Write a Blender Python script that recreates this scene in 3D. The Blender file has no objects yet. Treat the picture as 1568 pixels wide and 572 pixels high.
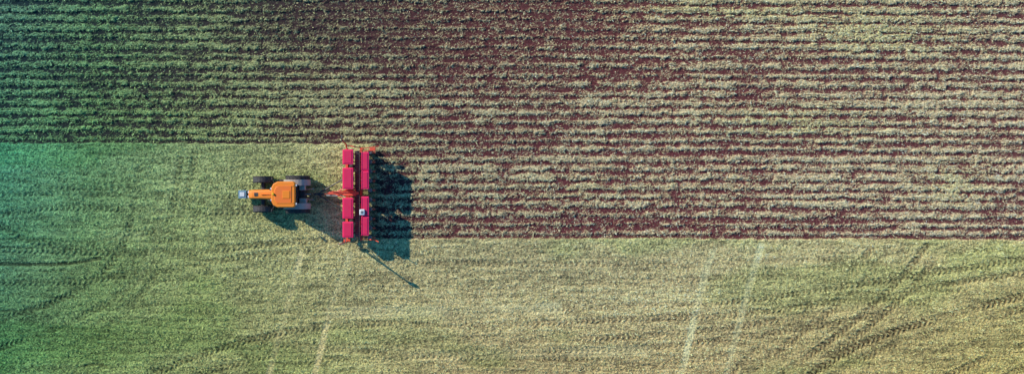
import bpy, bmesh, math, random
import numpy as np
from mathutils import Vector, Matrix
random.seed(4); rng=np.random.default_rng(11)
S=0.05; H=60.0
scene=bpy.context.scene
def W(px,py,z=0.0):
    f=(H-z)/H
    return ((px-784)*S*f,(286-py)*S*f,z)
# ------------------------------------------------------------ noise
def vnoise(x,y,seed):
    r=np.random.default_rng(seed); T=r.random((256,256)).astype(np.float32)
    xi=np.floor(x).astype(np.int64); yi=np.floor(y).astype(np.int64)
    fx=(x-xi).astype(np.float32); fy=(y-yi).astype(np.float32)
    fx=fx*fx*(3-2*fx); fy=fy*fy*(3-2*fy)
    a=T[xi&255,yi&255]; b=T[(xi+1)&255,yi&255]; c=T[xi&255,(yi+1)&255]; d=T[(xi+1)&255,(yi+1)&255]
    return (a*(1-fx)+b*fx)*(1-fy)+(c*(1-fx)+d*fx)*fy
def fbm(x,y,seed,o=3):
    s=0;a=1;t=0
    for i in range(o):
        s=s+a*vnoise(x*2**i+i*17.3,y*2**i-i*9.1,seed+i); t+=a; a*=.55
    return s/t
def sstep(a,b,v):
    t=np.clip((v-a)/(b-a),0,1); return t*t*(3-2*t)
def lin(c):
    c=np.asarray(c,dtype=np.float32)/255.0
    return np.where(c<=.04045,c/12.92,((c+.055)/1.055)**2.4)
# ------------------------------------------------------------ grid
def axis(half,step,far):
    a=list(np.arange(-half,half+1e-6,step)); out=[];d=step;p=a[-1]
    while p<far:
        d*=1.35; p+=d; out.append(p)
    return np.array([-v for v in out[::-1]]+a+out,dtype=np.float64)
xs=axis(43.5,.06,1800); ys=axis(18.6,.055,1800)
nx,ny=len(xs),len(ys)
X,Y=np.meshgrid(xs,ys,indexing='ij')
fade=(1-sstep(43,60,np.abs(X)))*(1-sstep(18,30,np.abs(Y)))
# ---- tyre tracks
trk_d=np.zeros_like(X); trk_h=np.zeros_like(X); trk_l=np.zeros_like(X)
def catmull(P,n=14):
    P=[np.array(p,float) for p in P]; P=[2*P[0]-P[1]]+P+[2*P[-1]-P[-2]]; out=[]
    for i in range(1,len(P)-2):
        for k in range(n):
            t=k/n; a,b,c,d=P[i-1:i+3]
            out.append(.5*((2*b)+(-a+c)*t+(2*a-5*b+4*c-d)*t*t+(-a+3*b-3*c+d)*t**3))
    out.append(P[-2]); return out
def track(pts,w=.28,strength=1.0,kind='d',chev=True):
    C=[((p[0]-784)*S,(286-p[1])*S) for p in catmull(pts)]
    s0=0
    for a,b in zip(C[:-1],C[1:]):
        L=math.hypot(b[0]-a[0],b[1]-a[1])
        if L<1e-6: continue
        i0,i1=np.searchsorted(xs,[min(a[0],b[0])-w*1.6,max(a[0],b[0])+w*1.6])
        j0,j1=np.searchsorted(ys,[min(a[1],b[1])-w*1.6,max(a[1],b[1])+w*1.6])
        if i1<=i0 or j1<=j0: s0+=L; continue
        x=X[i0:i1,j0:j1]; y=Y[i0:i1,j0:j1]
        tx,ty=(b[0]-a[0])/L,(b[1]-a[1])/L
        t=(x-a[0])*tx+(y-a[1])*ty; d=-(x-a[0])*ty+(y-a[1])*tx
        ins=(t>=-.03)&(t<=L+.03)
        brk=.42+.58*sstep(.3,.65,vnoise((s0+t)*.28+pts[0][0],d*0,77))
        m=(1-sstep(w*.65,w*1.25,np.abs(d)))*ins*strength*brk
        if kind=='l':
            trk_l[i0:i1,j0:j1]=np.maximum(trk_l[i0:i1,j0:j1],m)
        else:
            m=m*.80
            c=.5+.5*np.sin(2*math.pi*((s0+t)/.42+np.abs(d)/.46)) if chev else 1.0
            if chev: c=sstep(.3,.7,c)
            trk_d[i0:i1,j0:j1]=np.maximum(trk_d[i0:i1,j0:j1],m*(.26+.74*c))
            trk_h[i0:i1,j0:j1]=np.maximum(trk_h[i0:i1,j0:j1],m*(.25+.75*c))
        s0+=L
def pair(pts,off,**k):
    track(pts,**k)
    track([(p[0]+off[0],p[1]+off[1]) for p in pts],**k)
pair([(1075,600),(1180,520),(1275,445),(1335,378)],(24,6),w=.27,strength=.95)
pair([(1150,600),(1270,520),(1365,440),(1420,372)],(22,8),w=.27,strength=1)
pair([(1200,600),(1310,530),(1430,488),(1568,452),(1700,425)],(10,17),w=.32,strength=1.2)
track([(1400,600),(1480,560),(1568,528),(1680,500)],strength=1)
track([(1500,600),(1568,560),(1680,520)],strength=.8)
pair([(560,474),(760,476),(950,468),(1130,460),(1290,438),(1568,395),(1700,370)],(4,20),w=.25,strength=.85)
pair([(360,520),(520,530),(760,520),(1000,512),(1250,480),(1420,440)],(4,18),w=.25,strength=.85)
track([(180,600),(300,545),(450,505),(620,492)],strength=.95)
track([(230,600),(340,562),(480,535),(700,545),(900,548)],strength=.7)
track([(300,600),(420,560),(560,545)],strength=.65)
track([(640,400),(780,404),(1000,402),(1300,395)],strength=.6,w=.22)
track([(700,440),(900,432),(1100,425),(1350,400)],strength=.65,w=.22)
track([(700,556),(900,560),(1100,548)],strength=.55,w=.22)
track([(215,245),(205,320),(180,390),(120,445),(0,488),(-90,505)],strength=1)
track([(278,240),(262,330),(228,410),(160,465),(60,512),(-90,560)],strength=1)
track([(300,235),(285,300),(250,400),(190,480),(90,560),(30,600)],strength=.7)
track([(-60,403),(40,404),(100,403),(156,395)],strength=1.1,w=.15,chev=False)
track([(-60,478),(30,474),(75,470)],strength=.8,w=.13,chev=False)
track([(130,560),(150,556),(165,560)],strength=.8,w=.13,chev=False)
track([(-60,340),(80,318),(230,322),(400,325)],strength=.8)
track([(-60,300),(90,296),(230,300),(370,302)],strength=.6,w=.22)
track([(-60,262),(90,285),(190,288),(330,280)],strength=.6,w=.22)
track([(-60,380),(100,384),(260,388),(420,372),(520,366)],strength=.85)
track([(-60,430),(120,430),(260,410),(380,392),(500,380)],strength=.75)
track([(0,345),(60,372),(140,372),(240,352)],strength=.85)
track([(1092,380),(1070,455),(1038,600)],w=.27,strength=1,kind='l')
track([(1166,372),(1142,455),(1105,600)],w=.27,strength=1,kind='l')
track([(462,385),(440,470),(405,600)],w=.24,strength=.9,kind='l')
track([(538,385),(508,470),(476,600)],w=.24,strength=.9,kind='l')
track([(48,353),(120,358),(225,362)],w=.42,strength=.7,kind='l')
track([(500,478),(680,476),(860,470)],w=.45,strength=.5,kind='l')
track([(620,545),(800,540),(1000,535)],w=.4,strength=.4,kind='l')
track([(270,245),(240,360),(210,440)],w=.25,strength=.4,kind='l')
# ---- masks
wob=(fbm(X*.25,Y*0+3.1,5,3)-.5)
ragged=(fbm(X*1.7,Y*1.7,9,3)-.5)
Yq=Y+.00012*X*np.abs(X)*.6
U=Yq-3.27+wob*.12+ragged*.30
Lw=Yq+3.93+wob*.12+ragged*.26
till=np.maximum(sstep(-.06,.06,U), sstep(-.06,.06,Lw)*sstep(-10.9,-10.3,X+ragged*.8))
PR=.71
wn=np.random.default_rng(3).random(X.shape)          # per-vertex grain
r0=np.round((Yq+3.85)/PR)
r=(Yq+3.85+ (fbm(X*.12,r0*7.7,21,2)-.5)*.20+(vnoise(r0*2.3+.5,r0*0+.5,24)-.5)*.16+(fbm(X*1.1,Y*1.1,23,2)-.5)*.17)/PR
ri=np.round(r); d=np.abs(r-ri)*PR
rw=vnoise(ri*3.7+.5,ri*1.3+.5,31)
al=fbm(X*.5,ri*5.3,41,3)
n1=fbm(X*2.6,Y*5.2,51,3); n2=fbm(X*8,Y*11,61,2); n0=fbm(X*.07+3,Y*.16+5,71,4)
clump=fbm(X*1.1,Y*1.6,55,2)
streak=fbm(X*.45,Y*5,81,3)
PX=X/S+784; PY=286-Y/S
def blob(cx,cy,sx,sy): return np.exp(-(((PX-cx)/sx)**2+((PY-cy)/sy)**2))
bare=.9*blob(620,40,260,70)+.7*blob(1150,170,60,60)+.6*blob(760,20,300,30)+.6*blob(960,110,70,25)+.55*blob(1000,345,420,30)+.5*blob(820,215,160,25)+.5*blob(1540,320,80,90)+.6*blob(700,110,90,40)+.5*blob(1500,100,60,40)+.4*blob(90,100,200,120)
lush=.9*blob(1350,50,130,35)+.9*blob(1220,190,120,25)+.7*blob(1460,280,60,35)+.8*blob(1100,15,160,15)+.5*blob(250,180,150,35)+.4*blob(900,290,140,20)
bare=np.clip(bare+(n0-.5)*2.2-.5*lush,0,1)
wf=.105+.11*rw+.10*bare+(al-.5)*.22-.05*lush
F=1-sstep(-.08,.08,d-wf+(n1-.5)*.31+(wn-.5)*.11)
sec=(1-sstep(.0,.06,np.abs(np.abs(r-ri)*PR-.26+ (n1-.5)*.08)))*sstep(.42,.6,al)*.8
F=np.maximum(F,sec)
edge=(1-sstep(.03,.28,np.abs(Yq+3.80)))*sstep(-10.6,-10,X)+(1-sstep(.03,.30,np.abs(Yq-3.40)))*(X<-8)
F=np.clip(np.maximum(F,edge*(.7+.7*n1)),0,1)
grain=n1*.34+n2*.33+wn*.33
cov=np.clip((1-F)*sstep(.29+.18*bare,.56+.16*bare,grain+(clump-.5)*.34),0,1)
fleck=F*sstep(.58,.69,grain)*.5
cov_t=np.clip(cov*(1-.25*bare)+fleck,0,1)
cov_u=np.clip(sstep(.29,.62,grain+(clump-.5)*.16+(streak-.5)*.24),0,1)
Z=till*( -.07*F+.055*cov*(.4+n1)+.03*n2+.02*wn) + (1-till)*(.03+.045*n1+.055*n2+.03*wn+.06*(streak-.5)-.085*trk_h-.012*trk_l)
Z=(Z+.10*(fbm(X*.12,Y*.15,91,2)-.5))*fade
# ---- colours
def tab(keys,rows):
    out=[]
    for k in range(3):
        vals=[np.interp(PX,[q[0] for q in row],[float(lin(q[1])[k]) for q in row]) for row in rows]
        o=vals[0]
        for i in range(1,len(keys)):
            t=np.clip((PY-keys[i-1])/(keys[i]-keys[i-1]),0,1)
            o=np.where(PY>keys[i-1],vals[i-1]*(1-t)+vals[i]*t,o)
        out.append(o)
    return np.stack(out,-1)
TL=tab([0,220],[[(0,(104,144,110)),(150,(116,150,98)),(300,(140,154,102)),(500,(160,154,110)),(700,(180,164,122)),(1000,(204,184,136)),(1568,(202,184,138))],
                [(0,(110,162,106)),(150,(130,166,100)),(300,(154,166,106)),(500,(176,168,118)),(700,(192,176,132)),(1000,(206,186,140)),(1568,(206,186,142))]])
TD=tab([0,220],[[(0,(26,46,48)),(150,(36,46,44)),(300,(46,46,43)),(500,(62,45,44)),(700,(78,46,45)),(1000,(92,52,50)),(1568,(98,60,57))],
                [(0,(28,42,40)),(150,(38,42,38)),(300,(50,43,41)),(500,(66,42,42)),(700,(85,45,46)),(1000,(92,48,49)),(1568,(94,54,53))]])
UL=tab([235,400,570],[[(0,(94,164,118)),(150,(124,164,106)),(300,(164,178,114)),(500,(196,188,126)),(1568,(196,182,126))],
    [(0,(98,142,98)),(150,(132,156,94)),(300,(168,172,106)),(600,(204,188,130)),(1000,(208,190,134)),(1568,(204,186,122))],
    [(0,(104,146,84)),(150,(138,154,88)),(400,(172,166,102)),(700,(200,177,118)),(1100,(206,181,122)),(1568,(195,175,104))]])
GAIN=1.24
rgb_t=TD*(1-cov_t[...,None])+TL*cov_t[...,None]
lg=(np.clip(lush,0,1)*.7*cov_t)[...,None]
rgb_t=rgb_t*(1-lg)+rgb_t*np.array([.90,1.12,.70])*lg
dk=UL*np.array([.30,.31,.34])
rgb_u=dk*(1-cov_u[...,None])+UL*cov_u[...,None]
pat=.72+.52*fbm(X*.10,Y*.35,101,4)+.42*(streak-.5)
rgb_u=rgb_u*pat[...,None]
gp=sstep(.50,.66,fbm(X*.09+9,Y*.26,111,3))[...,None]
rgb_u=rgb_u*(1-gp*.6)+rgb_u*np.array([.70,.90,.70])*gp*.6
rgb_u=rgb_u*(1-(trk_d*.76)[...,None]*np.array([.92,.97,.92]))
rgb_u=rgb_u*(1-trk_l[...,None]*.8)+(trk_l[...,None]*.8)*np.minimum(UL*np.array([1.3,1.18,1.35]),.62)
rgb=(rgb_t*till[...,None]+rgb_u*(1-till[...,None]))*GAIN
rgb=np.clip(rgb,0.004,.78)
# ---- mesh
me=bpy.data.meshes.new('ground')
nv=nx*ny; me.vertices.add(nv)
me.vertices.foreach_set('co',np.stack([X,Y,Z],-1).astype(np.float32).ravel())
idx=np.arange(nv).reshape(nx,ny)
q=np.stack([idx[:-1,:-1],idx[1:,:-1],idx[1:,1:],idx[:-1,1:]],-1).reshape(-1,4)
me.loops.add(q.size); me.polygons.add(len(q))
me.polygons.foreach_set('loop_start',np.arange(0,q.size,4,dtype=np.int32))
me.loops.foreach_set('vertex_index',q.astype(np.int32).ravel())
me.update(calc_edges=True)
at=me.color_attributes.new('ground_cover','FLOAT_COLOR','POINT')
at.data.foreach_set('color',np.concatenate([rgb,np.ones((nx,ny,1))],-1).astype(np.float32).ravel())
ground=bpy.data.objects.new('ground',me); scene.collection.objects.link(ground)
def newmat(name):
    m=bpy.data.materials.new(name); m.use_nodes=True; nt=m.node_tree; return m,nt,nt.nodes['Principled BSDF']
m,nt,b=newmat('field_soil')
a=nt.nodes.new('ShaderNodeAttribute'); a.attribute_name='ground_cover'
tc=nt.nodes.new('ShaderNodeTexCoord')
no=nt.nodes.new('ShaderNodeTexNoise'); no.inputs['Scale'].default_value=9; no.inputs['Detail'].default_value=5; no.inputs['Roughness'].default_value=.75
nt.links.new(tc.outputs['Object'],no.inputs['Vector'])
mr=nt.nodes.new('ShaderNodeMapRange'); mr.inputs[1].default_value=.34; mr.inputs[2].default_value=.66; mr.inputs[3].default_value=.45; mr.inputs[4].default_value=1.55
nt.links.new(no.outputs['Fac'],mr.inputs[0])
vm=nt.nodes.new('ShaderNodeVectorMath'); vm.operation='SCALE'
nt.links.new(a.outputs['Color'],vm.inputs[0]); nt.links.new(mr.outputs[0],vm.inputs['Scale'])
nt.links.new(vm.outputs[0],b.inputs['Base Color'])
b.inputs['Roughness'].default_value=.95; b.inputs['Specular IOR Level'].default_value=.1
bp=nt.nodes.new('ShaderNodeBump'); bp.inputs['Strength'].default_value=.6; bp.inputs['Distance'].default_value=.04
nt.links.new(no.outputs['Fac'],bp.inputs['Height']); nt.links.new(bp.outputs[0],b.inputs['Normal'])
me.materials.append(m)
# ------------------------------------------------------------ residue blades (one object)
N=950000
bx=rng.uniform(-43,43,N); by=rng.uniform(-18.3,18.3,N)
ii=np.clip(np.searchsorted(xs,bx),0,nx-1); jj=np.clip(np.searchsorted(ys,by),0,ny-1)
tl=till[ii,jj]; cv=np.where(tl>.5,cov_t[ii,jj],.2+.7*cov_u[ii,jj])
keep=rng.random(N)<np.clip(cv*(1-.9*trk_d[ii,jj]*(tl<.5))*(1-.5*trk_l[ii,jj]*(tl<.5))*.72+.03,0,1)
bx,by,ii,jj,tl=bx[keep],by[keep],ii[keep],jj[keep],tl[keep]; n=len(bx)
base=np.where(tl[:,None]>.5,TL[ii,jj],UL[ii,jj]*.25*pat[ii,jj][:,None]+rgb_u[ii,jj]*.8)
br=rng.choice([.3,.75,1.1,1.65],n,p=[.22,.28,.28,.22])*rng.uniform(.85,1.15,n)
tint=rng.uniform(-1,1,n)
col=base*br[:,None]*GAIN*np.stack([1+.12*tint,1-.03*tint,1+.10*tint],-1)
col=np.clip(col,.004,.8)
az=rng.normal(0,1.0,n)+math.pi*(rng.random(n)<.5); el=rng.uniform(.03,1.0,n)
Ln=rng.uniform(.07,.22,n); wd=rng.uniform(.010,.030,n)
c=np.stack([bx,by,Z[ii,jj]+.002],-1)
side=np.stack([-np.sin(az),np.cos(az),np.zeros(n)],-1)*wd[:,None]
dr=np.stack([np.cos(az)*np.cos(el),np.sin(az)*np.cos(el),np.sin(el)],-1)*Ln[:,None]
V=np.stack([c-side,c+side,c+dr],1).reshape(-1,3)
bm_=bpy.data.meshes.new('crop_residue'); bm_.vertices.add(3*n); bm_.vertices.foreach_set('co',V.astype(np.float32).ravel())
bm_.loops.add(3*n); bm_.polygons.add(n)
bm_.polygons.foreach_set('loop_start',np.arange(0,3*n,3,dtype=np.int32)); bm_.loops.foreach_set('vertex_index',np.arange(3*n,dtype=np.int32))
bm_.update(calc_edges=True)
at=bm_.color_attributes.new('stalk','FLOAT_COLOR','POINT')
at.data.foreach_set('color',np.repeat(np.concatenate([col,np.ones((n,1))],-1),3,axis=0).astype(np.float32).ravel())
res=bpy.data.objects.new('crop_residue',bm_); scene.collection.objects.link(res)
m,nt,b=newmat('dry_stalk')
a=nt.nodes.new('ShaderNodeAttribute'); a.attribute_name='stalk'; nt.links.new(a.outputs['Color'],b.inputs['Base Color'])
b.inputs['Roughness'].default_value=.8; b.inputs['Specular IOR Level'].default_value=.2
bm_.materials.append(m)
# ------------------------------------------------------------ materials for machines
def paint(name,col,rough=.4,dust=.25,dustcol=(.30,.22,.15),metal=0,coat=.0,scale=3.0):
    m,nt,b=newmat(name)
    tc=nt.nodes.new('ShaderNodeTexCoord'); no=nt.nodes.new('ShaderNodeTexNoise')
    no.inputs['Scale'].default_value=scale; no.inputs['Detail'].default_value=7; no.inputs['Roughness'].default_value=.65
    nt.links.new(tc.outputs['Object'],no.inputs['Vector'])
    mr=nt.nodes.new('ShaderNodeMapRange'); mr.inputs[1].default_value=.42; mr.inputs[2].default_value=.72; mr.inputs[3].default_value=dust*.25; mr.inputs[4].default_value=dust
    nt.links.new(no.outputs['Fac'],mr.inputs[0])
    mx=nt.nodes.new('ShaderNodeMix'); mx.data_type='RGBA'; mx.inputs[6].default_value=(*col,1); mx.inputs[7].default_value=(*dustcol,1)
    nt.links.new(mr.outputs[0],mx.inputs[0]); nt.links.new(mx.outputs[2],b.inputs['Base Color'])
    b.inputs['Roughness'].default_value=rough; b.inputs['Metallic'].default_value=metal; b.inputs['Coat Weight'].default_value=coat
    return m
ORANGE=paint('orange_paint',(.95,.25,.008),.4,.12)
ORANGE_D=paint('orange_paint_roof',(.93,.18,.006),.5,.15)
BEIGE=paint('fender_grey_beige',(.46,.38,.30),.6,.5)
BLACK=paint('black_steel',(.02,.02,.022),.5,.35)
RUBBER=paint('tyre_rubber',(.022,.022,.025),.85,.25,scale=5)
GLASS=paint('cab_glass',(.02,.03,.035),.08,.1)
BLUEG=paint('weights_blue_grey',(.16,.34,.46),.5,.3)
RED=paint('hopper_red',(.92,.016,.11),.38,.10,dustcol=(.7,.16,.2))
RED2=paint('hopper_red_lid',(.74,.010,.075),.42,.2,dustcol=(.6,.12,.15))
ARM=paint('red_orange_steel',(.80,.085,.03),.45,.25)
STEEL=paint('worn_steel',(.35,.34,.33),.4,.4,metal=.6)
GREYP=paint('grey_plastic',(.16,.15,.15),.5,.4)
WHITE=paint('white_plastic',(.75,.75,.72),.5,.2)
YEL=paint('beacon_amber',(.9,.55,.03),.3,.05)
def finish(bm,name,mat,parent,bevel=0,smooth=False,seg=2):
    me=bpy.data.meshes.new(name); bmesh.ops.recalc_face_normals(bm,faces=bm.faces)
    o=bpy.data.objects.new(name,me)
    for v in bm.verts: v.co-=parent.location
    bm.to_mesh(me); bm.free(); me.materials.append(mat)
    scene.collection.objects.link(o); o.parent=parent
    if bevel>0:
        md=o.modifiers.new('bevel','BEVEL'); md.width=bevel; md.segments=seg; md.limit_method='ANGLE'; md.angle_limit=math.radians(35)
    if smooth:
        for p in me.polygons: p.use_smooth=True
    return o
def box(name,x0,x1,y0,y1,z0,z1,mat,parent,bevel=.02,tb=(0,0),tt=(0,0)):
    bm=bmesh.new(); x0,x1=sorted((x0,x1)); y0,y1=sorted((y0,y1))
    vs=[]
    for z,t in ((z0,tb),(z1,tt)):
        for x,y in ((x0+t[0],y0+t[1]),(x1-t[0],y0+t[1]),(x1-t[0],y1-t[1]),(x0+t[0],y1-t[1])): vs.append(bm.verts.new((x,y,z)))
    for f in ((0,1,2,3),(4,5,6,7),(0,1,5,4),(1,2,6,5),(2,3,7,6),(3,0,4,7)): bm.faces.new([vs[i] for i in f])
    return finish(bm,name,mat,parent,bevel)
def prism(name,pts,z0,z1,mat,parent,bevel=.03,shrink=1.0):
    bm=bmesh.new(); cx=sum(p[0] for p in pts)/len(pts); cy=sum(p[1] for p in pts)/len(pts)
    a=[bm.verts.new((x,y,z0)) for x,y in pts]; b=[bm.verts.new((cx+(x-cx)*shrink,cy+(y-cy)*shrink,z1)) for x,y in pts]
    bm.faces.new(a); bm.faces.new(b)
    for i in range(len(pts)): j=(i+1)%len(pts); bm.faces.new((a[i],a[j],b[j],b[i]))
    return finish(bm,name,mat,parent,bevel,seg=3)
def rods(name,segs,mat,parent,n=10):
    bm=bmesh.new()
    for p,q_,rad in segs:
        p=Vector(p);q_=Vector(q_); dd=q_-p
        M=Matrix.Translation((p+q_)/2)@dd.to_track_quat('Z','Y').to_matrix().to_4x4()
        bmesh.ops.create_cone(bm,cap_ends=True,segments=n,radius1=rad,radius2=rad,depth=dd.length,matrix=M)
    return finish(bm,name,mat,parent,smooth=False)
def lathe(bm,prof,c,axis='y',n=40):
    rings=[]
    for k in range(n):
        t=2*math.pi*k/n; ring=[]
        for rad,ax in prof:
            if axis=='y': co=(c[0]+rad*math.cos(t),c[1]+ax,c[2]+rad*math.sin(t))
            else: co=(c[0]+ax,c[1]+rad*math.cos(t),c[2]+rad*math.sin(t))
            ring.append(bm.verts.new(co))
        rings.append(ring)
    for k in range(n):
        a,b=rings[k],rings[(k+1)%n]
        for i in range(len(prof)-1): bm.faces.new((a[i],a[i+1],b[i+1],b[i]))
def wheel(name,c,R,w,parent,rimmat,lugs=20):
    bm=bmesh.new(); h=w/2; ri_=R*.56
    prof=[(ri_,-h*.8),(R*.72,-h),(R*.9,-h*.97),(R*.955,-h*.75),(R*.965,0),(R*.955,h*.75),(R*.9,h*.97),(R*.72,h),(ri_,h*.8),(ri_,-h*.8)]
    lathe(bm,prof,c,n=56)
    for k in range(lugs):
        for s in (-1,1):
            t0=2*math.pi*(k+(.5 if s>0 else 0))/lugs; dt=2*math.pi/lugs*.75; hw=2*math.pi/lugs*.17
            vs=[]
            for rr in (R*.945,R*1.0):
                for (tt,yy) in ((t0-hw,s*.02*R),(t0+hw,s*.02*R),(t0+dt+hw,s*h*1.0),(t0+dt-hw,s*h*1.0)):
                    q=rr if abs(yy)<h*.5 else rr*.985
                    vs.append(bm.verts.new((c[0]+q*math.cos(tt),c[1]+yy,c[2]+q*math.sin(tt))))
            for f in ((0,1,2,3),(4,5,6,7),(0,1,5,4),(1,2,6,5),(2,3,7,6),(3,0,4,7)): bm.faces.new([vs[i] for i in f])
    finish(bm,name+'_tyre',RUBBER,parent)
    bm=bmesh.new(); lathe(bm,[(ri_*1.02,-h*.7),(ri_*.95,-h*.5),(ri_*.6,-h*.2),(.09,-h*.3),(.09,h*.3),(ri_*.6,h*.2),(ri_*.95,h*.5),(ri_*1.02,h*.7)],c,n=32)
    finish(bm,name+'_rim',rimmat,parent,smooth=True)
def empty(name,loc):
    e=bpy.data.objects.new(name,None); e.location=loc; e.empty_display_size=.5; scene.collection.objects.link(e); return e
# ------------------------------------------------------------ TRACTOR (front towards -X)
ox,oy=-16.15,-.55
T=empty('tractor',(ox,oy,0))
def tb(name,x0,x1,y0,y1,z0,z1,mat,**k): return box(name,ox+x0,ox+x1,oy+y0,oy+y1,z0,z1,mat,T,**k)
def tr(name,segs,mat): return rods(name,[((ox+p[0],oy+p[1],p[2]),(ox+q[0],oy+q[1],q[2]),r_) for p,q,r_ in segs],mat,T)
for s,nm in ((1,'right'),(-1,'left')):
    wheel('rear_wheel_'+nm,(ox,oy+s*1.13,.90),.90,.56,T,BEIGE,20)
    wheel('front_wheel_'+nm,(ox-2.66,oy+s*1.10,.74),.74,.52,T,BEIGE,18)
# hood loft
def loft(name,secs,mat,parent,bevel=0):
    bm=bmesh.new(); R_=[]
    for x,hw,zb,zt in secs:
        hh=zt-zb; prof=[(-hw,zb),(-hw,zt-.28*hh),(-hw*.93,zt-.10*hh),(-hw*.72,zt-.02*hh),(-hw*.3,zt),(hw*.3,zt),(hw*.72,zt-.02*hh),(hw*.93,zt-.10*hh),(hw,zt-.28*hh),(hw,zb)]
        R_.append([bm.verts.new((ox+x,oy+y,z)) for y,z in prof])
    for a,b_ in zip(R_[:-1],R_[1:]):
        for i in range(len(a)): j=(i+1)%len(a); bm.faces.new((a[i],a[j],b_[j],b_[i]))
    bm.faces.new(R_[0]); bm.faces.new(R_[-1])
    return finish(bm,name,mat,parent,bevel,smooth=False)
loft('hood',[(-3.52,.25,1.0,1.52),(-3.46,.30,.95,1.64),(-3.2,.335,.93,1.74),(-2.6,.35,.93,1.82),(-1.9,.37,.95,1.88),(-1.38,.40,.98,1.92)],ORANGE,T,.015)
tb('hood_vent',-3.0,-2.7,-.13,.13,1.79,1.825,BLACK,bevel=.01)
tb('hood_rib',-2.45,-1.5,-.03,.03,1.85,1.925,ORANGE_D,bevel=.01)
tb('hood_side_grille_right',-3.1,-2.1,.34,.385,1.1,1.5,BLACK); tb('hood_side_grille_left',-3.1,-2.1,-.385,-.34,1.1,1.5,BLACK)
tb('front_grille',-3.56,-3.5,-.2,.2,1.05,1.42,BLACK)
tb('headlight_right',-3.55,-3.45,.08,.26,1.5,1.6,WHITE); tb('headlight_left',-3.55,-3.45,-.26,-.08,1.5,1.6,WHITE)
tb('chassis',-3.55,.35,-.24,.24,.55,1.0,BLACK)
tb('front_axle',-2.80,-2.52,-.95,.95,.58,.82,BLACK,bevel=.04)
tb('rear_axle',-.18,.18,-.95,.95,.76,1.04,BLACK,bevel=.04)
tb('weight_bracket',-3.85,-3.5,-.25,.25,.6,.95,BLACK)
for i in range(8): tb('front_weight_%d'%i,-4.42,-3.82,-.30+i*.076,-.30+i*.076+.064,.50,1.12,BLUEG,bevel=.025)
tb('weight_cap',-4.30,-3.95,-.16,.16,1.12,1.16,WHITE,bevel=.01)
# cab
tb('cab_floor',-1.45,.15,-.72,.72,.95,1.35,BLACK)
tb('cab_glass',-1.36,.22,-.78,.78,1.35,2.62,GLASS,tb=(.0,.04),tt=(.08,.08),bevel=.04)
pil=[]
for x,xt in ((-1.38,-1.30),(-.45,-.45),(.23,.14)):
    for s in (-1,1): pil.append(((x,s*.76,1.3),(xt,s*.72,2.66),.045))
tr('cab_pillars',pil,ORANGE_D)
rf=[(-1.45,-.52),(-1.30,-.80),(-1.0,-.96),(.22,-.96),(.34,-.84),(.34,.84),(.22,.96),(-1.0,.96),(-1.30,.80),(-1.45,.52)]
prism('cab_roof',[(ox+x,oy+y) for x,y in rf],2.62,2.82,ORANGE,T,.06,.96)
prism('roof_panel',[(ox-.52+(x+.52)*.72,oy+y*.70) for x,y in rf],2.80,2.855,ORANGE_D,T,.03,.95)
tb('roof_hatch',-.60,-.05,-.28,.28,2.85,2.885,ORANGE,bevel=.03)
tb('roof_rib_right',-1.05,.2,.60,.64,2.80,2.86,ORANGE,bevel=.01); tb('roof_rib_left',-1.05,.2,-.64,-.60,2.80,2.86,ORANGE,bevel=.01)
bm=bmesh.new(); bmesh.ops.create_cone(bm,cap_ends=True,segments=16,radius1=.10,radius2=.07,depth=.16,matrix=Matrix.Translation((ox-1.28,oy+.05,2.90)))
finish(bm,'beacon',YEL,T)
for s,nm in ((1,'right'),(-1,'left')):
    tb('work_light_front_'+nm,-1.50,-1.42,min(s*.35,s*.5),max(s*.35,s*.5),2.66,2.76,WHITE,bevel=.01)
    tb('work_light_rear_'+nm,.34,.42,min(s*.6,s*.75),max(s*.6,s*.75),2.64,2.76,WHITE,bevel=.01)
tr('exhaust_pipe',[((-1.62,-.42,1.5),(-1.62,-.42,2.75),.055),((-1.62,-.42,2.75),(-1.50,-.42,2.85),.045)],BLACK)
tr('air_intake',[((-1.62,.40,1.5),(-1.62,.40,2.2),.06),((-1.62,.40,2.2),(-1.62,.40,2.32),.11)],BLACK)
tr('mirror_arms',[((-1.35,.78,2.3),(-1.5,1.15,2.3),.02),((-1.35,-.78,2.3),(-1.5,-1.15,2.3),.02)],BLACK)
tb('mirror_right',-1.54,-1.48,1.07,1.27,2.1,2.45,BLACK); tb('mirror_left',-1.54,-1.48,-1.27,-1.07,2.1,2.45,BLACK)
# fenders
for s,nm in ((1,'right'),(-1,'left')):
    bm=bmesh.new(); prev=None
    for k in range(13):
        t=math.radians(10+k*12.5); ring=[]
        for rad in (1.0,1.035):
            for yy in (.66,1.10): ring.append(bm.verts.new((ox+rad*math.cos(t),oy+s*yy,.9+rad*math.sin(t))))
        if prev:
            a,b_=prev,ring
            for i,j in ((0,1),(1,3),(3,2),(2,0)): bm.faces.new((a[i],a[j],b_[j],b_[i]))
        else: bm.faces.new((ring[0],ring[1],ring[3],ring[2]))
        prev=ring
    bm.faces.new((prev[0],prev[1],prev[3],prev[2]))
    finish(bm,'rear_fender_'+nm,BEIGE,T)
    bm=bmesh.new(); prev=None
    for k in range(8):
        t=math.radians(35+k*14); ring=[bm.verts.new((ox-2.66+rad*math.cos(t),oy+s*yy,.74+rad*math.sin(t))) for rad in (.82,.84) for yy in (.92,1.26)]
        if prev:
            for i,j in ((0,1),(1,3),(3,2),(2,0)): bm.faces.new((prev[i],prev[j],ring[j],ring[i]))
        prev=ring
    finish(bm,'front_fender_'+nm,BLACK,T)
    tb('fuel_tank_'+nm,-1.55,-.95,*sorted((s*.45,s*.86)),.55,1.1,BLACK,bevel=.05)
    tb('step_'+nm,-1.5,-1.05,*sorted((s*.88,s*1.12)),.5,.54,BLACK,bevel=.005)
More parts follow.
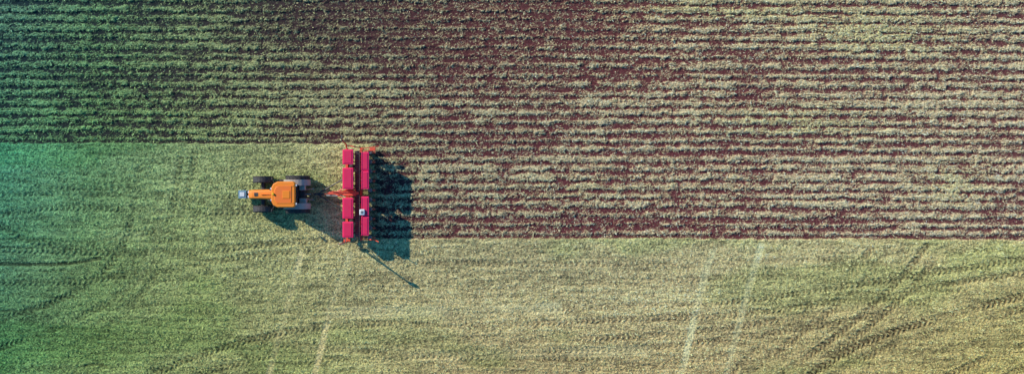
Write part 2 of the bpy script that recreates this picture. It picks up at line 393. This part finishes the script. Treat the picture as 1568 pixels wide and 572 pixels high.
tb('rear_toolbox',.30,.72,.32,.72,1.25,1.62,BEIGE,bevel=.03)
tb('rear_service_box',.28,.80,-.78,-.30,1.15,1.55,BEIGE,bevel=.03)
tb('rear_hitch_block',.2,.62,-.28,.28,.6,1.3,BLACK,bevel=.03)
tr('hitch_links',[((.3,.35,.7),(1.15,.42,.55),.04),((.3,-.35,.7),(1.15,-.42,.55),.04),((.3,0,1.15),(1.0,0,1.0),.035),((.35,.3,1.3),(1.0,.4,.6),.03),((.35,-.3,1.3),(1.0,-.4,.6),.03)],STEEL)
# ------------------------------------------------------------ PLANTER
px0=W(545,296)[0]
P=empty('seed_planter',(px0,-.5,0))
def hop(name,pxa,pxb,pya,pyb,z0,z1,nl):
    xa,ya,_=W(pxa,pya,z1); xb,yb,_=W(pxb,pyb,z1)
    y0,y1=sorted((ya,yb))
    box(name,xa+.02,xb-.02,y0+.02,y1-.02,z0,z1-.10,RED,P,bevel=.04,tb=((xb-xa)*.22,.10))
    g=(y1-y0)/nl
    for i in range(nl):
        a,b_=y0+g*i+.018,y0+g*(i+1)-.018
        box(name+'_lid_%d'%i,xa,xb,a,b_,z1-.10,z1-.02,RED,P,bevel=.03,tt=(.02,.02))
        box(name+'_lid_panel_%d'%i,xa+.12,xb-.12,a+.10,b_-.10,z1-.03,z1+.01,RED2,P,bevel=.015)
        box(name+'_latch_%d'%i,xa-.025,xa+.02,(a+b_)/2-.04,(a+b_)/2+.04,z1-.16,z1-.05,BLACK,P,bevel=.005)
        box(name+'_hinge_%d'%i,xb-.03,xb+.03,(a+b_)/2-.12,(a+b_)/2+.12,z1-.14,z1-.045,BLACK,P,bevel=.005)
hop('fertilizer_hopper_1',524,541,228,252,1.0,2.0,1)
hop('fertilizer_hopper_2',524,541,256,290,1.0,2.0,1)
hop('fertilizer_hopper_3',524,541,302,335,1.0,2.0,1)
hop('fertilizer_hopper_4',524,541,338.5,364,1.0,2.0,1)
hop('seed_hopper_1',553,565,232,290,1.2,2.05,2)
hop('seed_hopper_2',553,565,300,361,1.2,2.05,2)
def bx_(name,pa,pb,ya,yb,z0,z1,mat,bev=.015):
    xa,y1,_=W(pa,ya,z1); xb,y0,_=W(pb,yb,z1); return box(name,xa,xb,y0,y1,z0,z1,mat,P,bevel=bev)
bx_('front_toolbar',529,533,227,366,.62,.78,ARM)
bx_('rear_toolbar',551,555,227,368,.60,.76,ARM)
for i,yy in enumerate((236,262,284,309,332,356)):
    bx_('frame_beam_%d'%i,528,556,yy-1.2,yy+1.2,.79,.90,BLACK)
    bx_('hopper_post_%d'%i,556,559,yy-1.4,yy+1.4,.7,1.25,BLACK)
bx_('walkway',543.5,550,231,291,.93,.96,BLACK,.004); bx_('walkway_rear',543.5,550,300,362,.93,.96,BLACK,.004)
g=[]
for k in range(44):
    yy=231+k*3.05
    if 291<yy<300: continue
    a=W(543.6,yy,.975); c_=W(549.9,yy,.975); g.append((a,c_,.008))
rods('walkway_grating',g,STEEL,P,6)
g=[]
for (ya,yb) in ((230,291),(300,363)):
    a=W(550.5,ya,2.15); b2=W(550.5,yb,2.15); g.append((a,b2,.018))
    for t in (0,.33,.66,1):
        yy=ya+(yb-ya)*t; q1=W(550.5,yy,2.15); g.append(((q1[0],q1[1],.95),q1,.016))
rods('handrail',g,BLACK,P,8)
# drawbar + central tower
hx=ox+1.15
xa,ya,_=W(529,296.5,.7)
rods('drawbar',[((hx,oy,.5),(xa,ya,.7),.075),((hx+.2,oy,.52),W(529,272,.7),.05),((hx+.2,oy,.52),W(529,322,.7),.05)],BLACK,P,8)
bx_('center_tower',503,549,293.5,297.5,1.25,1.38,ARM); bx_('center_cross_brace',526,545,291,299.5,1.38,1.46,ARM)
bx_('tower_head',534,550,290.5,301,1.1,1.30,BLACK)
rods('tower_struts',[(W(505,296,1.3),(hx+.75,oy,.6),.04),(W(512,295,1.35),W(526,288,1.5),.035),(W(512,296,1.35),W(526,303,1.5),.035),(W(520,292,1.55),W(545,289,1.5),.03),(W(508,293,1.45),W(547,294,1.62),.03),(W(524,298,1.4),W(542,304,1.3),.03)],ARM,P,8)
rods('hydraulic_cylinder',[(W(500,299,1.2),W(520,299.5,1.35),.04),(W(520,299.5,1.35),W(530,300,1.4),.022)],STEEL,P)
cu=[]
for k,off in enumerate((-.12,-.04,.05,.13)):
    p0=Vector((ox+.6,oy+off,1.15)); p3=Vector(W(505,295+k,1.3)); pts=[]
    for i in range(13):
        t=i/12; p=p0.lerp(p3,t); p.z-=.45*math.sin(math.pi*t)*(1+.15*k); p.y+=.15*math.sin(math.pi*t)*(k-1.5); pts.append(p)
    cu+=[(pts[i],pts[i+1],.016) for i in range(12)]
rods('hydraulic_hoses',cu,BLACK,P,6)
for i,yy in enumerate((254,297,337)):
    c_=W(541,yy,.42); wheel('transport_wheel_%d'%i,(c_[0],c_[1],.40),.42,.22,P,WHITE,14)
for i in range(10):
    gy=-3.82+PR*i+.02
    xr=W(556,0,.6)[0]
    box('row_unit_%d_body'%i,xr+.1,xr+.62,gy-.05,gy+.05,.32,.80,BLACK,P,bevel=.02,tb=(.05,0))
    bm=bmesh.new(); bmesh.ops.create_cone(bm,cap_ends=True,segments=20,radius1=.17,radius2=.15,depth=.22,matrix=Matrix.Translation((xr+.60,gy+.02,1.08)))
    finish(bm,'row_unit_%d_meter'%i,GREYP,P,.02)
    rods('row_unit_%d_linkage'%i,[((xr-.02,gy-.09,.72),(xr+.3,gy-.09,.62),.018),((xr-.02,gy+.09,.72),(xr+.3,gy+.09,.62),.018),((xr-.02,gy-.09,.58),(xr+.3,gy-.09,.48),.018),((xr-.02,gy+.09,.58),(xr+.3,gy+.09,.48),.018),((xr+.45,gy,.75),(xr+.95,gy,.62),.025),((xr+.60,gy+.02,.78),(xr+.60,gy+.02,1.0),.03)],ARM,P,8)
    bm=bmesh.new()
    for s in (-1,1):
        lathe(bm,[(.03,s*.12-.05),(.17,s*.12-.05),(.20,s*.12-.03),(.20,s*.12+.03),(.17,s*.12+.05),(.03,s*.12+.05)],(xr+.48,gy,.19),n=22)
        lathe(bm,[(.03,s*.08-.025),(.13,s*.08-.025),(.15,s*.08),(.13,s*.08+.025),(.03,s*.08+.025)],(xr+1.0,gy,.14),n=20)
    finish(bm,'row_unit_%d_gauge_wheels'%i,RUBBER,P)
    rods('row_unit_%d_press_arm'%i,[((xr+.6,gy-.03,.5),(xr+1.0,gy-.03,.16),.022),((xr+.6,gy+.03,.5),(xr+1.0,gy+.03,.16),.022),((xr+.86,gy,.2),(xr+.86,gy,.82),.02)],BLACK,P,8)
    box('row_unit_%d_cap'%i,xr+.78,xr+.95,gy-.08,gy+.06,.80,.93,ARM,P,bevel=.02)
    rods('row_unit_%d_tube'%i,[((W(536,0,1)[0],gy,1.0),(xr+.12,gy,.7),.025)],BLACK,P,8)
    bm=bmesh.new(); xf=W(528,0,.5)[0]; lathe(bm,[(.02,-.012),(.21,-.004),(.21,.004),(.02,.012)],(xf-.12,gy,.19),n=24)
    finish(bm,'row_unit_%d_coulter'%i,STEEL,P)
    rods('row_unit_%d_coulter_arm'%i,[((xf-.12,gy,.19),(xf+.12,gy,.66),.03)],BLACK,P,8)
c_=W(554.5,324.5,2.1); box('monitor_box',c_[0]-.20,c_[0]+.20,c_[1]-.22,c_[1]+.22,2.05,2.2,WHITE,P,bevel=.06)
box('monitor_box_lid',c_[0]-.1,c_[0]+.08,c_[1]-.1,c_[1]+.1,2.2,2.24,STEEL,P,bevel=.02)
def marker(prefix,pts,disc,ax):
    rods(prefix+'_arm',[(pts[i],pts[i+1],.065-.006*i) for i in range(len(pts)-1)],ARM,P,8)
    bm=bmesh.new(); lathe(bm,[(.02,-.03),(.18,-.01),(.27,.02),(.27,.03),(.18,.0),(.02,-.02)],disc,axis=ax,n=24)
    finish(bm,prefix+'_disc',STEEL,P)
b0=W(533,368,.8)
top=(b0[0]-.05,b0[1]-.08,3.4)
marker('marker_a',[b0,(b0[0]-.02,b0[1]-.08,1.2),(b0[0]-.05,b0[1]-.08,2.3),top],(top[0]+.05,top[1],top[2]),'y')
rods('marker_a_cylinder',[(W(531,358,.9),(b0[0],b0[1]-.06,1.8),.03),((b0[0]+.14,b0[1]-.06,1.1),(b0[0]-.02,b0[1]-.06,2.7),.02)],STEEL,P)
b1=W(531,226,.8)
marker('marker_b',[b1,W(530,221,1.3),W(526,217,1.9),W(523.5,212.5,2.1)],W(523,211.5,2.15),'x')
rods('marker_b_folded_arm',[(W(530,222,1.3),W(556,227,1.45),.04),(W(556,227,1.45),W(580,224,1.2),.032),(W(560,231,1.4),W(578,228,1.3),.03),(W(556,227,1.45),W(562,236,1.3),.025)],ARM,P,8)
box('marker_b_bracket',W(566,0,1.4)[0],W(575,0,1.4)[0],W(0,231,1.4)[1],W(0,226,1.4)[1],1.28,1.42,ARM,P,bevel=.02)
box('marker_a_bracket',W(526,0,1)[0],W(536,0,1)[0],W(0,370,1)[1],W(0,366,1)[1],.8,1.0,ARM,P,bevel=.02)
rods('rear_marker_stub',[(W(553,367,.75),W(560,366,1.0),.045),(W(560,366,1.0),W(574,367,1.5),.045),(W(574,367,1.5),W(580,370,1.9),.035)],ARM,P,8)
# ------------------------------------------------------------ light
elv=math.radians(29.0); hd=Vector((.82,-.57,0)).normalized()
dv=Vector((hd.x*math.cos(elv),hd.y*math.cos(elv),-math.sin(elv)))
sl=bpy.data.lights.new('sun','SUN'); sl.energy=5.0; sl.angle=math.radians(.6); sl.color=(1,.93,.80)
so=bpy.data.objects.new('sun',sl); so.rotation_euler=dv.to_track_quat('-Z','Y').to_euler(); so.location=(0,0,30); scene.collection.objects.link(so)
w=bpy.data.worlds.new('World'); scene.world=w; w.use_nodes=True; nt=w.node_tree
bg=nt.nodes['Background']; sk=nt.nodes.new('ShaderNodeTexSky'); sk.sky_type='NISHITA'; sk.sun_disc=False; sk.sun_elevation=elv
sk.sun_rotation=math.atan2(-hd.x,-hd.y); sk.ozone_density=6.0; sk.dust_density=.2
vm=nt.nodes.new('ShaderNodeVectorMath'); vm.operation='MULTIPLY'; vm.inputs[1].default_value=(.35,1.05,1.3)
nt.links.new(sk.outputs[0],vm.inputs[0]); nt.links.new(vm.outputs[0],bg.inputs[0]); bg.inputs[1].default_value=.14
cam=bpy.data.cameras.new('camera'); cam.sensor_width=36; cam.lens=36*H/(1568*S); cam.clip_end=6000
co=bpy.data.objects.new('camera',cam); co.location=(0,0,H); scene.collection.objects.link(co); scene.camera=co
scene.view_settings.view_transform='Standard'; scene.view_settings.look='None'; scene.view_settings.exposure=0
print('blades',n,'grid',nx,ny)
